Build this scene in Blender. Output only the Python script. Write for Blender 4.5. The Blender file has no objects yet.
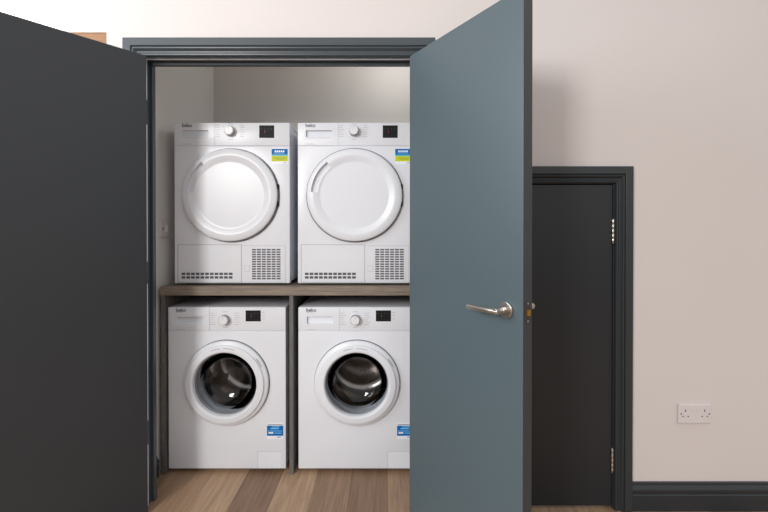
import bpy, bmesh, math, random
from mathutils import Vector, Matrix
random.seed(7)
S = bpy.context.scene
COL = S.collection
PI = math.pi

# ------------------------------------------------------------------ materials
def srgb(r, g, b):
    f = lambda c: (c/255/12.92) if c/255 <= .04045 else ((c/255+.055)/1.055)**2.4
    return (f(r), f(g), f(b), 1)

def new_mat(name):
    m = bpy.data.materials.new(name); m.use_nodes = True
    nt = m.node_tree; b = nt.nodes['Principled BSDF']
    return m, nt, b

def mat(name, rgb, rough=.5, metal=0, coat=0, noise=0, nscale=40, bump=0, emis=0, trans=0, ior=1.45, spec=.5, stretch=(1,1,1)):
    m, nt, b = new_mat(name)
    b.inputs['Base Color'].default_value = srgb(*rgb)
    b.inputs['Roughness'].default_value = rough
    b.inputs['Metallic'].default_value = metal
    b.inputs['Coat Weight'].default_value = coat
    b.inputs['Coat Roughness'].default_value = .08
    b.inputs['IOR'].default_value = ior
    b.inputs['Specular IOR Level'].default_value = spec
    b.inputs['Transmission Weight'].default_value = trans
    if emis:
        b.inputs['Emission Color'].default_value = srgb(*rgb)
        b.inputs['Emission Strength'].default_value = emis
    if noise or bump:
        tc = nt.nodes.new('ShaderNodeTexCoord'); mp = nt.nodes.new('ShaderNodeMapping')
        mp.inputs['Scale'].default_value = stretch
        n = nt.nodes.new('ShaderNodeTexNoise'); n.inputs['Scale'].default_value = nscale
        n.inputs['Detail'].default_value = 4
        nt.links.new(tc.outputs['Object'], mp.inputs[0]); nt.links.new(mp.outputs[0], n.inputs['Vector'])
        if noise:
            mx = nt.nodes.new('ShaderNodeMix'); mx.data_type = 'RGBA'
            c = srgb(*rgb)
            mx.inputs[6].default_value = tuple(v*(1-noise) for v in c[:3])+(1,)
            mx.inputs[7].default_value = tuple(min(1, v*(1+noise)) for v in c[:3])+(1,)
            nt.links.new(n.outputs['Fac'], mx.inputs[0]); nt.links.new(mx.outputs[2], b.inputs['Base Color'])
        if bump:
            bp = nt.nodes.new('ShaderNodeBump'); bp.inputs['Strength'].default_value = bump
            bp.inputs['Distance'].default_value = .002
            nt.links.new(n.outputs['Fac'], bp.inputs['Height']); nt.links.new(bp.outputs[0], b.inputs['Normal'])
    return m

M_wall = mat('warm_white_emulsion', (214, 206, 203), .85, noise=.02, nscale=3, bump=.06)
M_closet = mat('cupboard_emulsion', (226, 223, 219), .85, noise=.02, nscale=3, bump=.06)
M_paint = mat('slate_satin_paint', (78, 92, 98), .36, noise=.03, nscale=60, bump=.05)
M_trim = mat('slate_satin_trim_paint', (68, 75, 80), .34, noise=.02, nscale=60, bump=.04)
M_trimlow = mat('dark_satin_trim_paint', (50, 54, 57), .34, noise=.02, nscale=60, bump=.04)
M_skirt = mat('dark_skirting_paint', (42, 46, 50), .4, noise=.02, nscale=60, bump=.04)
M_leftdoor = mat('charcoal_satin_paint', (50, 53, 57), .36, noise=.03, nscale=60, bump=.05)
M_edge = mat('slate_edge_paint', (58, 60, 63), .5, noise=.03, nscale=60)
M_dark = mat('dark_slate_paint', (38, 40, 44), .33, noise=.03, nscale=60, bump=.05)
M_white = mat('white_enamel', (228, 230, 236), .32, coat=0, noise=.006, nscale=8)
M_plastic = mat('white_plastic', (226, 228, 234), .30, coat=0, noise=.006, nscale=8)
M_side = mat('white_steel_side', (222, 226, 234), .35, noise=.006, nscale=8)
M_seam = mat('panel_gap_grey', (112, 112, 116), .7, noise=.02)
M_slot = mat('vent_shadow_grey', (88, 88, 92), .8, noise=.02)
M_gapdark = mat('door_gap_dark', (38, 39, 42), .7, noise=.05)  # shade of the dryer door gap as a dark colour, shared with its hinges
M_print = mat('printed_grey_ink', (150, 150, 156), .6, noise=.02)
M_logo = mat('printed_dark_ink', (96, 98, 106), .5, noise=.02)
M_disp = mat('black_display_window', (20, 20, 22), .55, spec=.25, noise=.05)
M_red = mat('display_red_light', (170, 50, 45), .4, noise=.02)
M_glyph = mat('display_pale_glyph', (110, 112, 116), .4, noise=.02)
M_knob = mat('pale_grey_knob_plastic', (228, 228, 232), .3, noise=.006)
M_knobside = mat('mid_grey_knob_plastic', (150, 151, 156), .3, metal=.4, noise=.01)
M_rubber = mat('grey_door_gasket_rubber', (170, 172, 178), .35, noise=.05, nscale=20)
M_drum = mat('brushed_steel_drum', (165, 158, 154), .2, metal=1, noise=.2, nscale=14, bump=.5)
M_pocket = mat('dark_inner_tub', (45, 45, 48), .7, noise=.05)
M_glass = mat('smoked_door_glass', (120, 122, 126), .02, trans=1, ior=1.45, noise=.02, nscale=5)
def thin_glass(name, tint, rough=.02, boost=1.0):
    m, nt, b = new_mat(name); N, L = nt.nodes.new, nt.links.new
    nt.nodes.remove(b); out = nt.nodes['Material Output']
    tr = N('ShaderNodeBsdfTransparent'); tr.inputs[0].default_value = tint+(1,)
    gl = N('ShaderNodeBsdfGlossy'); gl.inputs['Roughness'].default_value = rough
    fr = N('ShaderNodeFresnel'); fr.inputs[0].default_value = 1.33
    mx = N('ShaderNodeMixShader'); L(fr.outputs[0], mx.inputs[0]); L(tr.outputs[0], mx.inputs[1]); L(gl.outputs[0], mx.inputs[2])
    L(mx.outputs[0], out.inputs[0]); return m
M_glass = thin_glass('clear_door_glass', (.86, .87, .88))
M_blue = mat('sticker_blue', (4, 104, 178), .5, spec=.2, noise=.03)
M_teal = mat('sticker_teal', (70, 175, 200), .35, noise=.03)
M_lime = mat('sticker_lime', (200, 210, 30), .5, spec=.2, noise=.03)
M_paper = mat('sticker_white', (236, 238, 244), .35, noise=.01)
M_lblue = mat('sticker_pale_blue', (120, 190, 235), .35, noise=.01)
M_ochre = mat('sticker_ochre_ink', (150, 150, 60), .4, noise=.01)
M_steel = mat('satin_stainless_steel', (205, 198, 190), .28, metal=1, noise=.03, nscale=80, stretch=(1, 20, 1))
M_brass = mat('brass', (205, 160, 60), .3, metal=.9, noise=.05)
M_copper = mat('dull_brown_metal', (84, 74, 72), .4, metal=.6, noise=.05)
M_socket = mat('white_socket_plastic', (216, 208, 208), .35, noise=.01)
M_hole = mat('socket_hole_dark', (50, 46, 46), .8, noise=.02)
M_pane = mat('bright_sky_pane', (255, 255, 255), .3, emis=1.1, noise=.002)
M_frame_litsill = mat('white_frame_and_lit_sill', (235, 232, 226), .5, noise=.01)

def wood_mat(name, ca, cb, scale=(1, 1, 1), rough=.5):
    m, nt, b = new_mat(name)
    tc = nt.nodes.new('ShaderNodeTexCoord'); mp = nt.nodes.new('ShaderNodeMapping')
    mp.inputs['Scale'].default_value = scale
    n = nt.nodes.new('ShaderNodeTexNoise'); n.inputs['Scale'].default_value = 6; n.inputs['Detail'].default_value = 8
    n.inputs['Distortion'].default_value = 1.2
    r = nt.nodes.new('ShaderNodeValToRGB')
    r.color_ramp.elements[0].position = .3; r.color_ramp.elements[0].color = srgb(*ca)
    r.color_ramp.elements[1].position = .7; r.color_ramp.elements[1].color = srgb(*cb)
    nt.links.new(tc.outputs['Object'], mp.inputs[0]); nt.links.new(mp.outputs[0], n.inputs['Vector'])
    nt.links.new(n.outputs['Fac'], r.inputs[0]); nt.links.new(r.outputs[0], b.inputs['Base Color'])
    b.inputs['Roughness'].default_value = rough
    return m
M_shelf = wood_mat('grey_oak_laminate', (104, 92, 82), (148, 134, 120), (1, 8, 18), .5)
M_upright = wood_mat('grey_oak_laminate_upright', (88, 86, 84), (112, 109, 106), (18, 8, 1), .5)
M_timber = wood_mat('golden_timber', (140, 98, 62), (165, 120, 80), (1, 8, 14), .5)

def floor_mat():
    m, nt, b = new_mat('oak_plank_floor')
    N, L = nt.nodes.new, nt.links.new
    tc = N('ShaderNodeTexCoord'); sp = N('ShaderNodeSeparateXYZ'); L(tc.outputs['Object'], sp.inputs[0])
    def mth(op, a, c=None):
        n = N('ShaderNodeMath'); n.operation = op
        for i, v in enumerate((a, c)):
            if v is None: continue
            if isinstance(v, (int, float)): n.inputs[i].default_value = v
            else: L(v, n.inputs[i])
        return n.outputs[0]
    W, LEN = .178, 1.21
    xs = mth('DIVIDE', mth('ADD', sp.outputs[0], .34+W*20), W)
    ix = mth('FLOOR', xs); fx = mth('FRACT', xs)
    wn = N('ShaderNodeTexWhiteNoise'); wn.noise_dimensions = '1D'; L(ix, wn.inputs['W'])
    ys = mth('ADD', mth('DIVIDE', sp.outputs[1], LEN), mth('MULTIPLY', wn.outputs['Value'], 7.3))
    iy = mth('FLOOR', ys); fy = mth('FRACT', ys)
    wn2 = N('ShaderNodeTexWhiteNoise'); wn2.noise_dimensions = '2D'
    cb = N('ShaderNodeCombineXYZ'); L(ix, cb.inputs[0]); L(iy, cb.inputs[1]); L(cb.outputs[0], wn2.inputs['Vector'])
    # grain: stretched along the plank, shifted per plank
    cg = N('ShaderNodeCombineXYZ')
    L(mth('MULTIPLY', sp.outputs[0], 26), cg.inputs[0]); L(mth('MULTIPLY', sp.outputs[1], 1.6), cg.inputs[1])
    L(mth('MULTIPLY', wn2.outputs['Value'], 40), cg.inputs[2])
    g = N('ShaderNodeTexNoise'); g.inputs['Scale'].default_value = 1.6; g.inputs['Detail'].default_value = 9
    g.inputs['Roughness'].default_value = .62; g.inputs['Distortion'].default_value = 1.4
    L(cg.outputs[0], g.inputs['Vector'])
    r1 = N('ShaderNodeValToRGB'); e = r1.color_ramp.elements
    e[0].position = 0; e[0].color = srgb(136, 108, 86); e[1].position = 1; e[1].color = srgb(182, 151, 122)
    e2 = e.new(.45); e2.color = srgb(154, 124, 99)
    L(wn2.outputs['Value'], r1.inputs[0])
    r2 = N('ShaderNodeValToRGB'); e = r2.color_ramp.elements
    e[0].position = .28; e[0].color = (.56, .54, .53, 1); e[1].position = .62; e[1].color = (1.08, 1.08, 1.08, 1)
    L(g.outputs['Fac'], r2.inputs[0])
    mx = N('ShaderNodeMix'); mx.data_type = 'RGBA'; mx.blend_type = 'MULTIPLY'; mx.inputs[0].default_value = .85
    L(r1.outputs[0], mx.inputs[6]); L(r2.outputs[0], mx.inputs[7])
    seam = mth('MAXIMUM', mth('LESS_THAN', fx, .012), mth('LESS_THAN', fy, .002))
    mx2 = N('ShaderNodeMix'); mx2.data_type = 'RGBA'; L(mth('MULTIPLY', seam, .6), mx2.inputs[0])
    L(mx.outputs[2], mx2.inputs[6]); mx2.inputs[7].default_value = srgb(70, 56, 46)
    L(mx2.outputs[2], b.inputs['Base Color'])
    b.inputs['Roughness'].default_value = .5
    bp = N('ShaderNodeBump'); bp.inputs['Strength'].default_value = .15; bp.inputs['Distance'].default_value = .002
    L(g.outputs['Fac'], bp.inputs['Height']); L(bp.outputs[0], b.inputs['Normal'])
    return m
M_floor = floor_mat()

# ------------------------------------------------------------------ mesh helpers
class MB:
    """collects shapes into one bmesh, several material slots possible"""
    def __init__(s): s.bm = bmesh.new(); s.mats = []
    def mi(s, m):
        if m not in s.mats: s.mats.append(m)
        return s.mats.index(m)
    def box(s, x0, x1, y0, y1, z0, z1, m=None, bev=0, seg=2, M=None):
        t = bmesh.new()
        bmesh.ops.create_cube(t, size=1)
        for v in t.verts:
            v.co = Vector((x0+(v.co.x+.5)*(x1-x0), y0+(v.co.y+.5)*(y1-y0), z0+(v.co.z+.5)*(z1-z0)))
        if bev: bmesh.ops.bevel(t, geom=t.edges[:], offset=bev, segments=seg, profile=.5, affect='EDGES')
        s.merge(t, m, M); return s
    def merge(s, t, m=None, M=None, smooth=False):
        i = s.mi(m)
        if M is not None: bmesh.ops.transform(t, matrix=M, verts=t.verts[:])
        bmesh.ops.recalc_face_normals(t, faces=t.faces[:])
        vm = {v: s.bm.verts.new(v.co) for v in t.verts}
        for f in t.faces:
            nf = s.bm.faces.new([vm[v] for v in f.verts]); nf.material_index = i; nf.smooth = smooth or f.smooth
        t.free()
    def lathe(s, prof, m=None, n=72, sx=1, M=None, cap=True, a0=0, a1=2*PI):
        """profile of (radius, y), turned about the local y axis (depth)"""
        t = bmesh.new(); rings = []
        for r, y in prof:
            if r < 1e-6: rings.append([t.verts.new((0, y, 0))])
            else: rings.append([t.verts.new((r*sx*math.cos(2*PI*k/n), y, r*math.sin(2*PI*k/n))) for k in range(n)])
        for a, b in zip(rings, rings[1:]):
            for k in range(n):
                q = [a[k % len(a)], a[(k+1) % len(a)], b[(k+1) % len(b)], b[k % len(b)]]
                u = []
                for v in q:
                    if v not in u: u.append(v)
                if len(u) > 2: t.faces.new(u)
        for f in t.faces: f.smooth = True
        s.merge(t, m, M, True); return s
    def prism(s, pts, y0, y1, m=None, M=None, bev=0):
        """polygon in x,z extruded along y"""
        t = bmesh.new()
        a = [t.verts.new((x, y0, z)) for x, z in pts]; b = [t.verts.new((x, y1, z)) for x, z in pts]
        t.faces.new(a); t.faces.new(b[::-1])
        for k in range(len(pts)):
            t.faces.new([a[k], b[k], b[(k+1) % len(pts)], a[(k+1) % len(pts)]])
        s.merge(t, m, M); return s
    def cyl(s, p, q, r, m=None, n=24, r2=None, bev=0):
        p, q = Vector(p), Vector(q); d = q-p
        t = bmesh.new()
        bmesh.ops.create_cone(t, cap_ends=True, segments=n, radius1=r, radius2=r if r2 is None else r2, depth=d.length)
        for f in t.faces: f.smooth = len(f.verts) == 4
        if bev:
            bmesh.ops.bevel(t, geom=[e for e in t.edges if any(len(f.verts) > 4 for f in e.link_faces)], offset=bev, segments=3, profile=.5, affect='EDGES')
        M = Matrix.Translation((p+q)/2) @ d.to_track_quat('Z', 'Y').to_matrix().to_4x4()
        s.merge(t, m, M); return s
    def tube(s, pts, r, m=None, n=16):
        """swept round bar through points"""
        t = bmesh.new(); rings = []
        P = [Vector(p) for p in pts]
        for i, p in enumerate(P):
            d = (P[min(i+1, len(P)-1)]-P[max(i-1, 0)]).normalized()
            q = d.to_track_quat('Z', 'Y'); rr = r[i] if isinstance(r, (list, tuple)) else r
            up = Vector((0, 0, 1)); a = d.cross(up).normalized(); b = a.cross(d).normalized()
            rings.append([t.verts.new(p+a*rr*math.cos(2*PI*k/n)+b*rr*math.sin(2*PI*k/n)) for k in range(n)])
        for a, b in zip(rings, rings[1:]):
            for k in range(n): t.faces.new([a[k], a[(k+1) % n], b[(k+1) % n], b[k]]).smooth = True
        t.faces.new(rings[0][::-1]); t.faces.new(rings[-1])
        s.merge(t, m); return s
    def sweep_profile(s, prof, paths, m=None):
        """paths(w,d) -> list of world points for a profile point (w across, d out)"""
        t = bmesh.new(); cols = [[t.verts.new(p) for p in paths(w, d)] for w, d in prof]
        n = len(cols)
        for i in range(n):
            a, b = cols[i], cols[(i+1) % n]
            for k in range(len(a)-1): t.faces.new([a[k], a[k+1], b[k+1], b[k]])
        t.faces.new([c[0] for c in cols]); t.faces.new([c[-1] for c in cols][::-1])
        s.merge(t, m); return s
    def build(s, name, m=None, parent=None, loc=None, rotz=0):
        me = bpy.data.meshes.new(name)
        s.bm.to_mesh(me); s.bm.free()
        for mm in s.mats: me.materials.append(mm or m)
        o = bpy.data.objects.new(name, me); COL.objects.link(o)
        if parent: o.parent = parent
        if loc is not None: o.location = loc
        o.rotation_euler.z = rotz
        return o

def cut(o, cutters, extra=None):
    """subtract closed MB shapes from a mesh object, leaving no helpers behind"""
    tmp = []
    for c in cutters:
        k = c.build('cutter', extra); tmp.append(k)
        md = o.modifiers.new('b', 'BOOLEAN'); md.operation = 'DIFFERENCE'; md.object = k; md.solver = 'EXACT'
    par = o.parent; o.parent = None; lo = o.location.copy(); o.location = (0, 0, 0)
    dg = bpy.context.evaluated_depsgraph_get(); dg.update()
    me = bpy.data.meshes.new_from_object(o.evaluated_get(dg))
    o.modifiers.clear(); o.data = me; o.parent = par; o.location = lo
    for k in tmp: bpy.data.objects.remove(k)
    return o

def sharpen(o, ang=30):
    me = o.data
    for p in me.polygons: p.use_smooth = True
    me.set_sharp_from_angle(angle=math.radians(ang))
    return o

def text(body, size, m, parent, loc, name='lettering', extr=.0002, align='LEFT', rot=(PI/2, 0, 0), bold=0):
    cu = bpy.data.curves.new('t', 'FONT'); cu.body = body; cu.size = size; cu.extrude = extr; cu.align_x = align; cu.offset = bold
    t = bpy.data.objects.new('t', cu); COL.objects.link(t)
    dg = bpy.context.evaluated_depsgraph_get(); dg.update()
    me = bpy.data.meshes.new_from_object(t.evaluated_get(dg)); bpy.data.objects.remove(t)
    me.materials.clear(); me.materials.append(m)
    o = bpy.data.objects.new(name, me); COL.objects.link(o); o.parent = parent; o.location = loc; o.rotation_euler = rot
    return o

def tag(o, label=None, cat=None, group=None, kind=None):
    if label: o['label'] = label
    if cat: o['category'] = cat
    if group: o['group'] = group
    if kind: o['kind'] = kind
    return o
def empty(name, loc, rotz=0):
    o = bpy.data.objects.new(name, None); COL.objects.link(o); o.location = loc; o.rotation_euler.z = rotz
    o.empty_display_size = .1
    return o
def copy_tree(o, parent=None):
    kids = list(o.children); c = o.copy(); COL.objects.link(c)
    if parent: c.parent = parent
    for k in kids: copy_tree(k, c)
    return c

# ------------------------------------------------------------------ setting
WY, WB = 1.73, 1.80                      # front and back face of the partition wall
OX0, OX1, OZ = -1.064, .145, 2.004       # big opening between linings
SX0, SX1, SZ = .41, 1.018, 1.446         # small opening between linings
LT = .028                                # lining thickness

f = MB().box(-5, 4.2, -3.5, 3.2, -.05, 0).build('floor', M_floor)
tag(f, 'mid brown oak plank floor running into the cupboard', 'floor', kind='structure')

w = MB()
w.box(-1.227, OX0-LT, WY, WB, 0, 2.7)
w.box(OX0-LT, OX1+LT, WY, WB, OZ+LT, 2.7)
w.box(OX1+LT, SX0-LT, WY, WB, 0, 2.7)
w.box(SX0-LT, SX1+LT, WY, WB, SZ+LT, 2.7)
w.box(SX1+LT, 4.2, WY, WB, 0, 2.7)
tag(w.build('wall_front', M_wall), 'warm white painted partition wall around both door openings', 'wall', kind='structure')
tag(MB().box(-1.227, -1.15, WB, 2.72, 0, 2.5).build('wall_left', M_closet), 'left side wall inside the laundry cupboard, with a switch plate', 'wall', kind='structure')
tag(MB().box(-1.15, .33, 2.64, 2.72, 0, 2.5).build('wall_back', M_closet), 'plain back wall of the laundry cupboard above the dryers', 'wall', kind='structure')
tag(MB().box(.25, .33, WB, 2.64, 0, 2.5).build('wall_right', M_closet), 'right side wall inside the laundry cupboard', 'wall', kind='structure')
tag(MB().box(-1.227, .33, WB, 2.72, 2.5, 2.56).build('ceiling', M_closet), 'plain ceiling of the laundry cupboard', 'ceiling', kind='structure')

# linings with door stops
def lining(x0, x1, zt, name, label, y1=WB, mm=None):
    m = MB()
    m.box(x0-LT, x0, WY, y1, 0, zt+LT, bev=.0015)
    m.box(x1, x1+LT, WY, y1, 0, zt+LT, bev=.0015)
    m.box(x0, x1, WY, y1, zt, zt+LT, bev=.0015)
    s0 = WY+.046
    m.box(x0, x0+.012, s0, y1, 0, zt, bev=.0015); m.box(x1-.012, x1, s0, y1, 0, zt, bev=.0015)
    m.box(x0+.012, x1-.012, s0, y1, zt-.012, zt, bev=.0015)
    tag(m.build(name, mm or M_trim), label, 'door frame', kind='structure')
lining(OX0, OX1, OZ, 'trim_1', 'dark slate lining and stops of the wide laundry cupboard doorway')
lining(SX0, SX1, SZ, 'trim_2', 'dark slate lining and stops of the low cupboard doorway', mm=M_trimlow)

AP = [(0, 0), (0, .011), (.003, .015), (.009, .016), (.013, .012), (.017, .0095), (.023, .010), (.028, .015), (.033, .0205),
      (.038, .0215), (.042, .019), (.044, .0165), (.0445, .0215), (.047, .0235), (.081, .0235), (.084, .021), (.084, 0)]
def architrave(x0, x1, zt, name, label, k=.91, mm=None):
    g = .003; x0 -= g; x1 += g; zt += g
    m = MB()
    m.sweep_profile([(w*k, d) for w, d in AP], lambda w, d: [(x0-w, WY-d, 0), (x0-w, WY-d, zt+w), (x1+w, WY-d, zt+w), (x1+w, WY-d, 0)])
    tag(m.build(name, mm or M_trim), label, 'architrave', kind='structure')
architrave(OX0, OX1, OZ, 'trim_3', 'slate grey moulded architrave around the wide laundry cupboard doorway')
architrave(SX0, SX1, SZ, 'trim_4', 'slate grey moulded architrave around the low cupboard door', .86, M_trimlow)

BP = [(0, 0), (0, .018), (.070, .018), (.074, .0155), (.080, .0155), (.086, .019), (.096, .019), (.106, .014), (.112, .010), (.116, .0105), (.121, .0095), (.123, .007), (.123, 0)]
m = MB(); m.sweep_profile(BP, lambda h, d: [(SX1+.003+.0724, WY-d, h), (4.2, WY-d, h)])
tag(m.build('baseboard_right', M_skirt), 'dark slate moulded skirting board below the double socket', 'skirting board', kind='structure')
m = MB(); m.sweep_profile([(h*.85, d) for h, d in BP], lambda h, d: [(-1.15+d, WB+.001, h), (-1.15+d, 1.955, h)])
tag(m.build('baseboard_left', M_skirt), 'short dark skirting board inside the cupboard left of the washers', 'skirting board', kind='structure')

# area beyond the left end of the wall
tag(MB().box(-4.2, -1.9, 2.60, 2.70, 0, 2.40).box(-1.9, -1.229, 2.60, 2.70, 0, 2.40).build('wall_far', M_wall),
    'pale wall beyond the partition end, mostly hidden by the left door', 'wall', kind='structure')
t = MB().box(-4.2, -1.229, 2.52, 2.70, 2.401, 2.512, M_timber).box(-4.2, -1.229, 2.515, 2.70, 2.512, 2.525, M_frame_litsill)  # top strip in frame white paints the lit upper edge of the timber
tag(t.build('trim_5'), 'golden timber sill glimpsed above the left door', 'sill', kind='structure')
wn = MB().box(-4.2, -1.229, 2.62, 2.66, 2.526, 2.57).box(-4.2, -1.229, 2.62, 2.66, 3.75, 3.8).box(-4.2, -4.15, 2.62, 2.66, 2.57, 3.75).box(-1.27, -1.229, 2.62, 2.66, 2.57, 3.75).build('window_1', M_frame_litsill)
tag(wn, 'bright white window glimpsed above the left door', 'window', kind='structure')
MB().box(-4.15, -1.27, 2.635, 2.645, 2.57, 3.75).build('window_pane', M_pane, wn)

# white intumescent strips let into the wide lining, broken at the hinges
se = MB().box(OX0+.004, OX1-.004, 1.741, 1.751, OZ-.0015, OZ+.001)
se.build('seal_strip', M_plastic, bpy.data.objects['trim_1'])
for z0, z1 in ((.0, .275), (.385, 1.0), (1.10, 1.715), (1.825, OZ-.002)):
    MB().box(OX0-.001, OX0+.0015, 1.745, 1.753, z0, z1).build('seal_strip', M_plastic, bpy.data.objects['trim_1'])

# ------------------------------------------------------------------ doors
def lever(parent, x, z, side, yface, xdir, name='lever_handle', out=.050):
    """lever on a face at local y=yface, sticking out along side*(y)"""
    h = MB()
    h.cyl((x, yface, z), (x, yface+side*.009, z), .026, n=40, bev=.002)
    rose = h.build('rosette', M_steel, parent)
    # round neck, then a straight round bar mitred onto it
    r = .0095; yo = yface+side*out
    b = MB()
    b.cyl((x, yface+side*.008, z), (x, yo, z), .0090, n=24)
    b.cyl((x+r*-xdir, yo, z), (x+xdir*.125, yo, z-.005), r, n=24, bev=.0012)
    b.cyl((x, yo-side*.014, z), (x, yo+side*.009, z), .0098, n=24, bev=.0012)
    b.build(name, M_steel, parent)

def leaf(name, x0, x1, y0, y1, z0, z1, m, loc, rotz, label):
    d = MB().box(x0, x1, y0, y1, z0, z1, bev=.0018, seg=2).build(name, m, None, loc, rotz)
    d.data.materials.append(M_edge)
    for p in d.data.polygons:
        if abs(p.normal.x) > .8: p.material_index = 1
    return tag(d, label, 'door', kind='structure')

def butt_hinge(parent, x, y, z, leafx=None, h=.10):
    m = MB()
    n = 5
    pr = [(0, -h/2-.003), (.0040, -h/2-.003), (.0046, -h/2)]
    for k in range(n):
        a, c = -h/2+k*h/n, -h/2+(k+1)*h/n
        pr += [(.0062, a+.0003), (.0062, c-.0003), (.0060, c)]
    pr += [(.0046, h/2), (.0040, h/2+.003), (0, h/2+.003)]
    m.lathe(pr, n=16, M=Matrix.Translation((x, y, z)) @ Matrix.Rotation(PI/2, 4, 'X'))
    if leafx: m.box(min(x, leafx), max(x, leafx), y-.0005, y+.0015, z-h/2, z+h/2)
    m.build('hinge', M_steel, parent)

# right leaf, open about 57 degrees to the wall line; local x runs from hinge to free edge, y towards its outer face
thR = math.radians(32.9); LW = .588
HR = Vector((.1115, 1.700, 0)); phiR = -(PI/2-thR)
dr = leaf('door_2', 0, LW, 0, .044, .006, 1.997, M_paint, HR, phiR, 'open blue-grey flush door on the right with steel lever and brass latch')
lever(dr, LW-.062, .985, -1, 0, -1)
lever(dr, LW-.062, .985, 1, .044, -1, out=.078)

pl = MB().box(LW-.0005, LW+.0012, .010, .034, .950, 1.020, bev=.0004)
pl.cyl((LW+.001, .022, .957), (LW+.0022, .022, .957), .0035, M_steel, n=12).cyl((LW+.001, .022, 1.013), (LW+.0022, .022, 1.013), .0035, M_steel, n=12)
pl = pl.build('latch_plate', M_copper, dr)
# bevelled latch bolt
t = MB().prism([(LW+.001, .975), (LW+.006, .975), (LW+.006, .993), (LW+.001, .993)], .015, .029)
t.build('latch_bolt', M_brass, pl)
for z in (.24, 1.0, 1.76): butt_hinge(dr, -.004, .046, z)

# left leaf, open about 131 degrees
thL = math.radians(40.7); HL = Vector((-1.033, 1.700, 0)); phiL = -(PI/2+thL)
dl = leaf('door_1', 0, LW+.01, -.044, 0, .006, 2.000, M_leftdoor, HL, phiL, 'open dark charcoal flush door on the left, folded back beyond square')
for z in (.33, 1.05, 1.77): butt_hinge(dl, -.004, -.046, z)

# low closed door
ds = leaf('door_3', SX0+.003, SX1-.003, WY+.002, WY+.042, .012, SZ-.003, M_dark, (0, 0, 0), 0, 'low closed charcoal cupboard door with two steel hinges')
for z in (.215, 1.235): butt_hinge(ds, SX1-.0035, WY-.002, z, h=.108)

# ------------------------------------------------------------------ sockets
def rounded(x0, x1, y0, y1, z0, z1, m, name, parent=None, bev=.003):
    return MB().box(x0, x1, y0, y1, z0, z1, bev=bev, seg=3).build(name, m, parent)
def socket_root(name, loc, rotz, label, cat):
    o = empty(name, loc, rotz); return tag(o, label, cat)
ds_ = socket_root('double_socket', (1.377, WY, .385), 0, 'white double plug socket on the wall above the skirting board', 'socket')
MB().box(-.073, .073, -.009, 0, 0, .086, bev=.004, seg=3).build('face_plate', M_socket, ds_)
for c in (-.036, .036):
    MB().box(c*.36-.0065, c*.36+.0065, -.0115, -.008, .056, .078, bev=.0015).build('rocker_switch', M_socket, ds_)
    h = MB()
    cx = c*1.18
    h.box(cx-.002, cx+.002, -.0094, -.0085, .052, .062).box(cx-.0145, cx-.0085, -.0094, -.0085, .030, .034).box(cx+.0085, cx+.0145, -.0094, -.0085, .030, .034)
    h.build('socket_outlet', M_hole, ds_)
for c in (-.062, .062): MB().cyl((c, -.0100, .043), (c, -.0085, .043), .003, n=16).build('fixing_screw', M_hole, ds_)

cs = socket_root('switch_plate', (-1.15, 2.032, 1.205), PI/2, 'small white switch plate on the cupboard side wall beside the dryer', 'switch')
MB().box(-.045, .045, -.010, 0, 0, .092, bev=.003, seg=3).build('face_plate', M_socket, cs)
MB().box(.004, .026, -.0135, -.009, .026, .062, bev=.002).build('rocker_switch', M_plastic, cs)
MB().box(-.026, -.012, -.0115, -.009, .036, .050, bev=.001).build('fuse_cover', M_print, cs)

# ------------------------------------------------------------------ shelf unit
su = empty('shelf_unit', (-.46, 1.97, 0))
tag(su, 'grey oak laminate shelf unit carrying the dryers over the washing machines', 'shelf')
def sub(x0, x1, y0, y1, z0, z1): return (x0+.46, x1+.46, y0-1.97, y1-1.97, z0, z1)
MB().box(*sub(-1.131, .235, 1.965, 2.625, .911, .956), bev=.0012).build('shelf_board', M_shelf, su)
for x0 in (-1.130, -.4795, .200):
    MB().box(*sub(x0, x0+.020, 1.972, 2.60, 0, .911), bev=.0008).build('upright_panel', M_upright, su)

# ------------------------------------------------------------------ machines, built in local coords: u from left, y depth, z up
def slots(x0, x1, z0, z1, nx, nz, m, gx=.25, gz=.4, y=-.0006):
    b = MB(); dx = (x1-x0)/nx; dz = (z1-z0)/nz
    for i in range(nx):
        for j in range(nz):
            b.box(x0+i*dx+dx*gx/2, x0+(i+1)*dx-dx*gx/2, y, y+.0005, z0+j*dz+dz*gz/2, z0+(j+1)*dz-dz*gz/2, m)
    return b

def outline(b, x0, x1, z0, z1, t, y, m=None, sides='lrtb'):
    if 'l' in sides: b.box(x0, x0+t, y, y+.0005, z0, z1, m)
    if 'r' in sides: b.box(x1-t, x1, y, y+.0005, z0, z1, m)
    if 't' in sides: b.box(x0, x1, y, y+.0005, z1-t, z1, m)
    if 'b' in sides: b.box(x0, x1, y, y+.0005, z0, z0+t, m)

def ink_lines(b, x, z, n, m, lw, pitch, right=False, y=-.0004, t=.0013):
    for k in range(n):
        L = lw*(.6+.4*random.random())
        x0 = x if not right else x-L
        b.box(x0, x0+L, y, y+.0003, z-k*pitch-t/2, z-k*pitch+t/2, m)

def knob(parent, x, z):
    k = MB().lathe([(0, -.030), (.020, -.030), (.0225, -.028), (.0245, -.008), (.0285, -.004), (.0285, -.0005), (0, -.0005)], n=48)
    o = k.build('program_knob', M_knob, parent, (x, 0, z))
    sharpen(o, 35)
    MB().lathe([(.0246, -.0245), (.0262, -.0075), (.0262, -.0073), (.0236, -.0245), (.0246, -.0245)], n=48).build('knob_ring', M_knobside, o)
    MB().box(-.0008, .0008, -.0306, -.0298, .006, .018).build('knob_marker', M_print, o)

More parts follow.
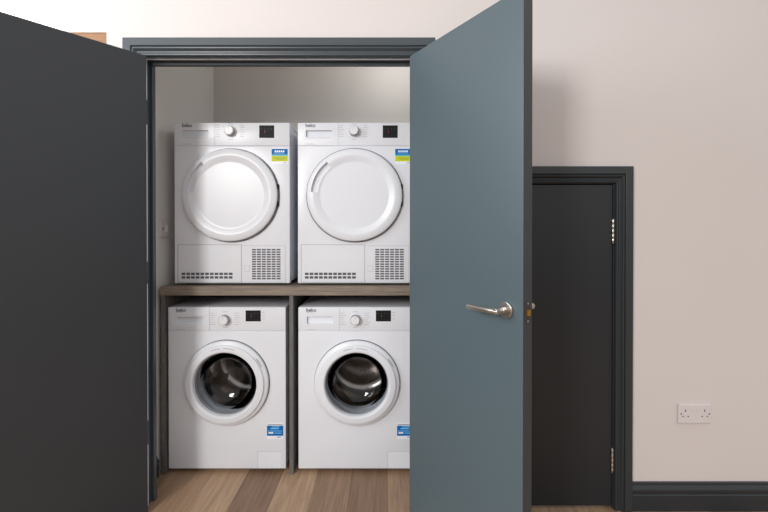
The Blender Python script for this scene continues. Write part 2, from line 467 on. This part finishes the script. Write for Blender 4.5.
def panel_bits(root, W, zc, dispx, dispz, zlogo, drawer, second=None):
    """programme printing, display, logo"""
    b = MB()
    kx = .292
    ink_lines(b, kx-.080, zc+.032, 6, M_print, .032, .0115)
    ink_lines(b, kx+.046, zc+.032, 6, M_print, .034, .0115)
    b.box(kx-.012, kx+.012, -.0004, -.0001, zc+.038, zc+.0395, M_print)
    b.box(kx-.012, kx+.012, -.0004, -.0001, zc-.041, zc-.0395, M_print)
    tag(b.build('panel_printing', None, root), kind='stuff')
    d = MB().box(dispx[0], dispx[1], -.0012, .001, dispz[0], dispz[1], bev=.0006).build('display', M_disp, root)
    g = MB()
    w_ = dispx[1]-dispx[0]; cz = (dispz[0]+dispz[1])/2
    for i in range(4):
        g.box(dispx[0]+.010+i*w_*.22, dispx[0]+.0125+i*w_*.22, -.0016, -.0011, cz+.012, cz+.0145, M_glyph)
        g.box(dispx[0]+.012+i*w_*.2, dispx[0]+.0135+i*w_*.2, -.0016, -.0011, cz-.018, cz-.0165, M_red if i % 2 else M_glyph)
    g.box(dispx[0]+w_*.36, dispx[0]+w_*.39, -.0016, -.0011, cz-.006, cz+.005, M_red)
    g.build('display_icons', None, d)
    text('beko', .026, M_logo, root, (.040, -.0003, zlogo), 'logo_lettering', bold=.0006)

def feet(root, W, D, h=.018):
    for x in (.05, W-.05):
        for y in (.06, D-.06):
            MB().cyl((x, y, 0), (x, y, h), .02, n=20, bev=.002).build('foot', M_pocket, root)

def make_dryer(loc, label):
    W, H, D = .596, .840, .55
    R = empty('tumble_dryer', loc); tag(R, label, 'tumble dryer', 'tumble dryers on the shelf')
    z0 = .010
    # steel wrap sits 2 mm inside the front
    body = MB().box(.002, W-.002, .012, D, z0+.004, H-.012, M_side, bev=.006).box(.0, W, .020, D-.01, H-.014, H, M_plastic, bev=.005)
    body.build('cabinet_body', None, R)
    fr = MB().box(0, W, 0, .030, z0, .7196, bev=.003, seg=3)
    fr = cut(fr.build('front_panel', M_plastic, R), [MB().lathe([(0, -.02), (.2425, -.02), (.2425, .010), (0, .010)], n=96, sx=1.03, M=Matrix.Translation((.2945, 0, .464)))], M_gapdark)
    sharpen(fr)
    # control panel with drawer recess
    cp = MB().box(0, W, 0, .030, .7200, H-.001, bev=.003, seg=3).build('control_panel', M_plastic, R)
    cut(cp, [MB().box(.043, .176, -.01, .028, .766, .800)], M_plastic); sharpen(cp)
    MB().box(.2090, .2102, -.0004, .0001, .7215, .836, M_print).build('drawer_seam', None, R); MB().box(.050, .170, -.0004, -.0001, .760, .7608, M_print).build('drawer_edge_line', None, R); MB().box(.045, .085, -.0004, -.0001, .7285, .7298, M_print).build('printed_model_line', None, R)
    # sloping lip of the handle recess
    t = MB().prism([(.766, .010), (.766, .0275), (.788, .0275)], 0, .132)
    t_ = t.build('drawer_lip', M_plastic, R); t_.data.transform(Matrix(((0, 1, 0, .0435), (0, 0, 1, 0), (1, 0, 0, 0), (0, 0, 0, 1))))
    panel_bits(R, W, .7935, (.439, .516), (.7605, .825), .8165, True)
    knob(R, .292, .7935)
    # porthole door
    dm = MB().lathe([(0, .004), (.225, .004), (.232, -.002), (.2345, -.010), (.2365, -.016), (.236, -.022), (.233, -.0265), (.226, -.030),
                     (.206, -.0335), (.197, -.033), (.176, -.024), (.170, -.0225), (.165, -.0225), (0, -.0245)], n=128, sx=1.03)
    door = dm.build('porthole_door', M_plastic, R, (.2945, 0, .464))
    # curved grip cut into the ring
    cc = MB(); pts_o, pts_i = [], []
    for k in range(25):
        a = math.radians(129+k*(176-129)/24)
        tt = min(1, min(k, 24-k)/3+.25)
        pts_o.append((.2155*1.03*math.cos(a), .2155*math.sin(a)))
        pts_i.append((.181*1.03*math.cos(a), .181*math.sin(a)))
    cc.prism(pts_o+pts_i[::-1], -.06, -.014)
    cut(door, [cc], M_plastic); sharpen(door, 28)
    # dark ring behind door rim, standing in for the shadow in the gap
    MB().lathe([(.226, .0085), (.2325, .0085), (.2325, -.0105), (.226, -.0105), (.226, .0085)], n=96, sx=1.03).build('gap_shade_ring', M_gapdark, door)
    MB().lathe([(.2395, .0002), (.2440, .0002), (.2440, -.0005), (.2395, -.0005), (.2395, .0002)], n=96, sx=1.03).build('recess_rim', M_knobside, door)
    for z in (.045, -.045): MB().box(.236*1.03-.012, .236*1.03+.004, -.010, .004, z-.012, z+.012, bev=.002).build('hinge', M_gapdark, door)
    # lower flap and grille
    fl = MB(); outline(fl, .0165, .3465, .0145, .2100, .0016, -.0005, M_seam)
    for a in (slots(.034, .302, .031, .068, 11, 2, M_slot, .22, .35, -.0008),): fl.merge(a.bm, M_slot)
    flap = fl.build('condenser_flap', None, R)
    gr = MB(); outline(gr, .3465, .5740, .0145, .2045, .0011, -.0004, M_print, 'trb')
    gr.box(.362, .387, -.0004, 0, .100, .1008, M_print).box(.3862, .387, -.0004, 0, .070, .1008, M_print).box(.362, .387, -.0004, 0, .070, .0708, M_print).box(.362, .3628, -.0004, 0, .070, .1008, M_print)
    a = slots(.398, .550, .028, .190, 6, 13, M_slot, .20, .42, -.0008); gr.merge(a.bm, M_slot)
    gr.build('air_grille', None, R)
    # energy sticker: blue top, lime middle, white foot
    sx0, sx1, sz0, sz1 = .503, .5855, .626, .709
    st = MB().box(sx0, sx1, -.0006, .0001, sz0, sz1, M_paper)
    st.box(sx0, sx1, -.0009, -.0005, .675, .704, M_blue).box(sx0, sx1, -.0009, -.0005, .667, .675, M_teal).box(sx0, sx1, -.0009, -.0005, .640, .667, M_lime)
    for i in range(5): st.box(sx0+.016+i*.0105, sx0+.0235+i*.0105, -.0012, -.0009, .687, .6955, M_paper)
    st.box(sx0+.012, sx0+.066, -.0012, -.0009, .681, .684, M_lblue)
    st.box(sx0+.010, sx0+.074, -.0012, -.0009, .655, .6585, M_ochre).box(sx0+.022, sx0+.066, -.0012, -.0009, .649, .6515, M_ochre).box(sx0+.060, sx0+.076, -.0012, -.0009, .631, .6335, M_logo)
    tag(st.build('energy_sticker', None, R), 'blue and lime energy sticker')
    feet(R, W, D, .012)
    return R

def make_washer(loc, label):
    W, H, D = .600, .828, .50
    R = empty('washing_machine', loc); tag(R, label, 'washing machine', 'washing machines under the shelf')
    cx, cz = .300, .4435
    z0 = .001
    body = MB().box(.002, W-.002, .012, D, z0+.004, H-.020, M_side, bev=.006)
    body = body.build('cabinet_body', None, R)
    pocket = [MB().lathe([(0, -.05), (.180, -.05), (.180, .10), (0, .10)], n=64, M=Matrix.Translation((cx, 0, cz))),
              MB().lathe([(0, .09), (.242, .09), (.242, .44), (0, .44)], n=64, M=Matrix.Translation((cx, 0, cz)))]
    body.data.materials.append(M_pocket)
    cut(body, pocket, M_pocket); sharpen(body)
    MB().box(-.0005, W+.0005, .022, D+.02, H-.022, H, bev=.006, seg=3).build('top_panel', M_plastic, R)
    fr = MB().box(0, W, 0, .022, z0, .7046, bev=.003, seg=3).build('front_panel', M_plastic, R)
    cut(fr, [MB().lathe([(0, -.05), (.172, -.05), (.172, .05), (0, .05)], n=96, M=Matrix.Translation((cx, 0, cz)))], M_pocket); sharpen(fr)
    cp = MB().box(0, W, 0, .030, .7050, H-.001, bev=.003, seg=3).build('control_panel', M_plastic, R)
    cut(cp, [MB().box(.044, .176, -.01, .028, .742, .779)], M_plastic); sharpen(cp)
    t_ = MB().prism([(.742, .010), (.742, .0275), (.764, .0275)], 0, .131).build('drawer_lip', M_plastic, R)
    t_.data.transform(Matrix(((0, 1, 0, .0445), (0, 0, 1, 0), (1, 0, 0, 0), (0, 0, 0, 1))))
    MB().box(.2105, .2117, -.0004, .0001, .706, .824, M_print).build('drawer_seam', None, R); MB().box(.045, .090, -.0004, -.0001, .7125, .7137, M_print).build('printed_model_line', None, R); MB().box(.042, .075, -.0004, -.0001, .7990, .8003, M_print).build('printed_capacity_line', None, R)
    panel_bits(R, W, .765, (.396, .473), (.755, .811), .8045, True)
    knob(R, .292, .765)
    b = MB(); ink_lines(b, .480, .800, 3, M_print, .022, .016); tag(b.build('option_printing', None, R), kind='stuff')
    # porthole door ring
    ring = MB().lathe([(.166, .004), (.2135, .004), (.2155, -.004), (.2165, -.010), (.2150, -.016), (.2130, -.0185), (.1975, -.0255), (.1955, -.0335),
                       (.1900, -.0350), (.1690, -.0375), (.1635, -.0360), (.1600, -.030), (.1580, -.018), (.1580, .004), (.166, .004)], n=128)
    ring = ring.build('porthole_door', M_plastic, R, (cx, 0, cz)); sharpen(ring, 18)
    MB().lathe([(.2145, .0005), (.2190, .0005), (.2190, -.0006), (.2145, -.0006), (.2145, .0005)], n=96).build('door_gap', M_seam, ring)
    bw = MB().lathe([(.150, -.010), (.146, -.008), (.138, .020), (.124, .050), (.100, .072), (.05, .083), (0, .085), (0, .080), (.05, .078), (.097, .067), (.119, .047), (.133, .018), (.141, -.010), (.150, -.014), (.150, -.010)], n=96)
    bo = bw.build('glass_bowl', M_glass, ring); bo.data.transform(Matrix.Diagonal((1.045, 1, 1.045, 1)))
    # text patches on the ring, following the curve
    tp = MB()
    for a0, a1, rr in ((97, 112, .183), (74, 92, .183), (26, 40, .2035)):
        for k in range(6):
            a = math.radians(a0+(a1-a0)*k/6+.6)
            M = Matrix.Translation((rr*math.cos(a), -.0357 if rr < .19 else -.0272, rr*math.sin(a))) @ Matrix.Rotation(-(a-PI/2), 4, 'Y')
            tp.box(-.0032, .0032, -.0008, .0004, -.0016, .0016, M_print, M=M)
    tag(tp.build('ring_lettering', None, ring), kind='stuff')
    # gasket and drum
    gk = MB().lathe([(.171, .004), (.168, .030), (.150, .036), (.143, .046), (.156, .056), (.158, .075), (.170, .088), (.178, .088), (.178, .004), (.171, .004)], n=72)
    gk.build('rubber_gasket', M_rubber, R, (cx, 0, cz))
    dr_ = MB().lathe([(.168, .092), (.172, .100), (.190, .108), (.232, .125), (.236, .132), (.236, .40), (.15, .415), (.10, .40), (0, .40)], n=72)
    drum = dr_.build('drum', M_drum, R, (cx, 0, cz))
    for a in (95, 215, 335):
        a = math.radians(a)
        M = Matrix.Rotation(-(a-PI/2), 4, 'Y')
        pd = MB(); pd.prism([(-.034, .234), (-.020, .205), (-.010, .188), (0, .183), (.010, .188), (.020, .205), (.034, .234)], .135, .395, M=M)
        pd.build('paddle', M_drum, drum)
    hs = MB()
    for j in range(5):
        for i in range(48):
            a = 2*PI*(i+.5*(j % 2))/48
            r_ = .05+.036*j
            if r_ > .15: continue
            n_ = int(10+j*9)
            if i >= n_: continue
            a = 2*PI*i/n_
            hs.cyl((r_*math.cos(a), .3985, r_*math.sin(a)), (r_*math.cos(a), .4015, r_*math.sin(a)), .003, n=8)
    tag(hs.build('drum_perforation', M_pocket, drum), kind='stuff')
    # filter cover and sticker
    fc = MB(); outline(fc, .456, .576, .003, .090, .0012, -.0004, M_print, 'lt'); fc.box(.456, .576, -.0003, .0001, .003, .0905, M_plastic)
    fc.build('filter_cover', None, R)
    sx0, sx1 = .504, .587
    st = MB().box(sx0, sx1, -.0006, .0001, .152, .236, M_paper)
    st.box(sx0, sx1, -.0009, -.0005, .170, .222, M_blue)
    st.box(sx0+.004, sx1-.004, -.0009, -.0005, .226, .229, M_logo)
    st.box(sx0+.018, sx0+.060, -.0012, -.0009, .204, .2105, M_lblue).box(sx0+.026, sx0+.064, -.0012, -.0009, .214, .218, M_lblue)
    st.box(sx0+.004, sx0+.078, -.0012, -.0009, .193, .1965, M_lblue).box(sx0+.008, sx0+.032, -.0012, -.0009, .181, .189, M_paper).box(sx0+.038, sx0+.074, -.0012, -.0009, .182, .186, M_lblue)
    st.box(sx0+.052, sx0+.072, -.0012, -.0005, .1615, .165, M_blue)
    tag(st.build('energy_sticker', None, R), 'blue energy sticker with pale lettering')
    for o in R.children: o.location.z += .0205
    feet(R, W, D, .026)
    return R

d1 = make_dryer((-1.0826, 2.015, .956), 'white tumble dryer on the shelf beside the switch plate, left of the other dryer')
d2 = copy_tree(d1); d2.location = (-.4454, 2.015, .956)
d2['label'] = 'white tumble dryer on the shelf, partly hidden by the open blue-grey door'
w1 = make_washer((-1.1015, 1.986, 0), 'white washing machine between the left cupboard wall and the upright shelf divider')
w2 = copy_tree(w1); w2.location = (-.4374, 1.986, 0)
w2['label'] = 'white washing machine under the shelf, partly hidden by the open blue-grey door'

# ------------------------------------------------------------------ light
def area(name, loc, target, sx, sy, power, col):
    l = bpy.data.lights.new(name, 'AREA'); l.shape = 'RECTANGLE'; l.size = sx; l.size_y = sy; l.energy = power; l.color = col
    o = bpy.data.objects.new(name, l); COL.objects.link(o); o.location = loc
    o.rotation_euler = (Vector(target)-Vector(loc)).to_track_quat('-Z', 'Y').to_euler()
    return o
area('window_light_front', (-2.35, -2.35, 2.50), (0, 1.6, 1.3), .85, 1.2, 108, (1, .985, .965))
area('window_light_side', (-3.3, .35, 2.4), (.3, 1.35, 1.5), 1.6, 1.8, 80, (.86, .94, 1))
area('cupboard_fill', (.21, 2.25, 2.38), (-.5, 2.60, 1.95), .25, .25, 2.1, (1, .99, .98))  # unseen fill added to brighten the back wall, no real fitting here
wd = bpy.data.worlds.new('World'); S.world = wd; wd.use_nodes = True
bg = wd.node_tree.nodes['Background']
nt = wd.node_tree
tc = nt.nodes.new('ShaderNodeTexCoord'); sp = nt.nodes.new('ShaderNodeSeparateXYZ'); rp = nt.nodes.new('ShaderNodeValToRGB')
nt.links.new(tc.outputs['Generated'], sp.inputs[0])
mp = nt.nodes.new('ShaderNodeMapRange'); mp.inputs[1].default_value = -1; mp.inputs[2].default_value = 1
nt.links.new(sp.outputs[2], mp.inputs[0]); nt.links.new(mp.outputs[0], rp.inputs[0])
rp.color_ramp.elements[0].position = .40; rp.color_ramp.elements[0].color = (.16, .155, .15, 1)
rp.color_ramp.elements[1].position = .60; rp.color_ramp.elements[1].color = (1, .985, .975, 1)
nt.links.new(rp.outputs[0], bg.inputs[0]); bg.inputs[1].default_value = .95

# ------------------------------------------------------------------ camera
F = 390.0; PITCH = math.radians(.35)
cam = bpy.data.cameras.new('camera'); co = bpy.data.objects.new('camera', cam); COL.objects.link(co)
co.location = (0, 0, 1.245); co.rotation_euler = (PI/2-PITCH, 0, 0)
cam.sensor_width = 36; cam.lens = F/768*36
HOR = 229.3
cam.shift_y = -((256-HOR)-F*math.tan(PITCH))/768
cam.clip_start = .02
S.camera = co
S.view_settings.view_transform = 'Standard'; S.view_settings.look = 'None'
S.view_settings.exposure = 0; S.view_settings.gamma = 1
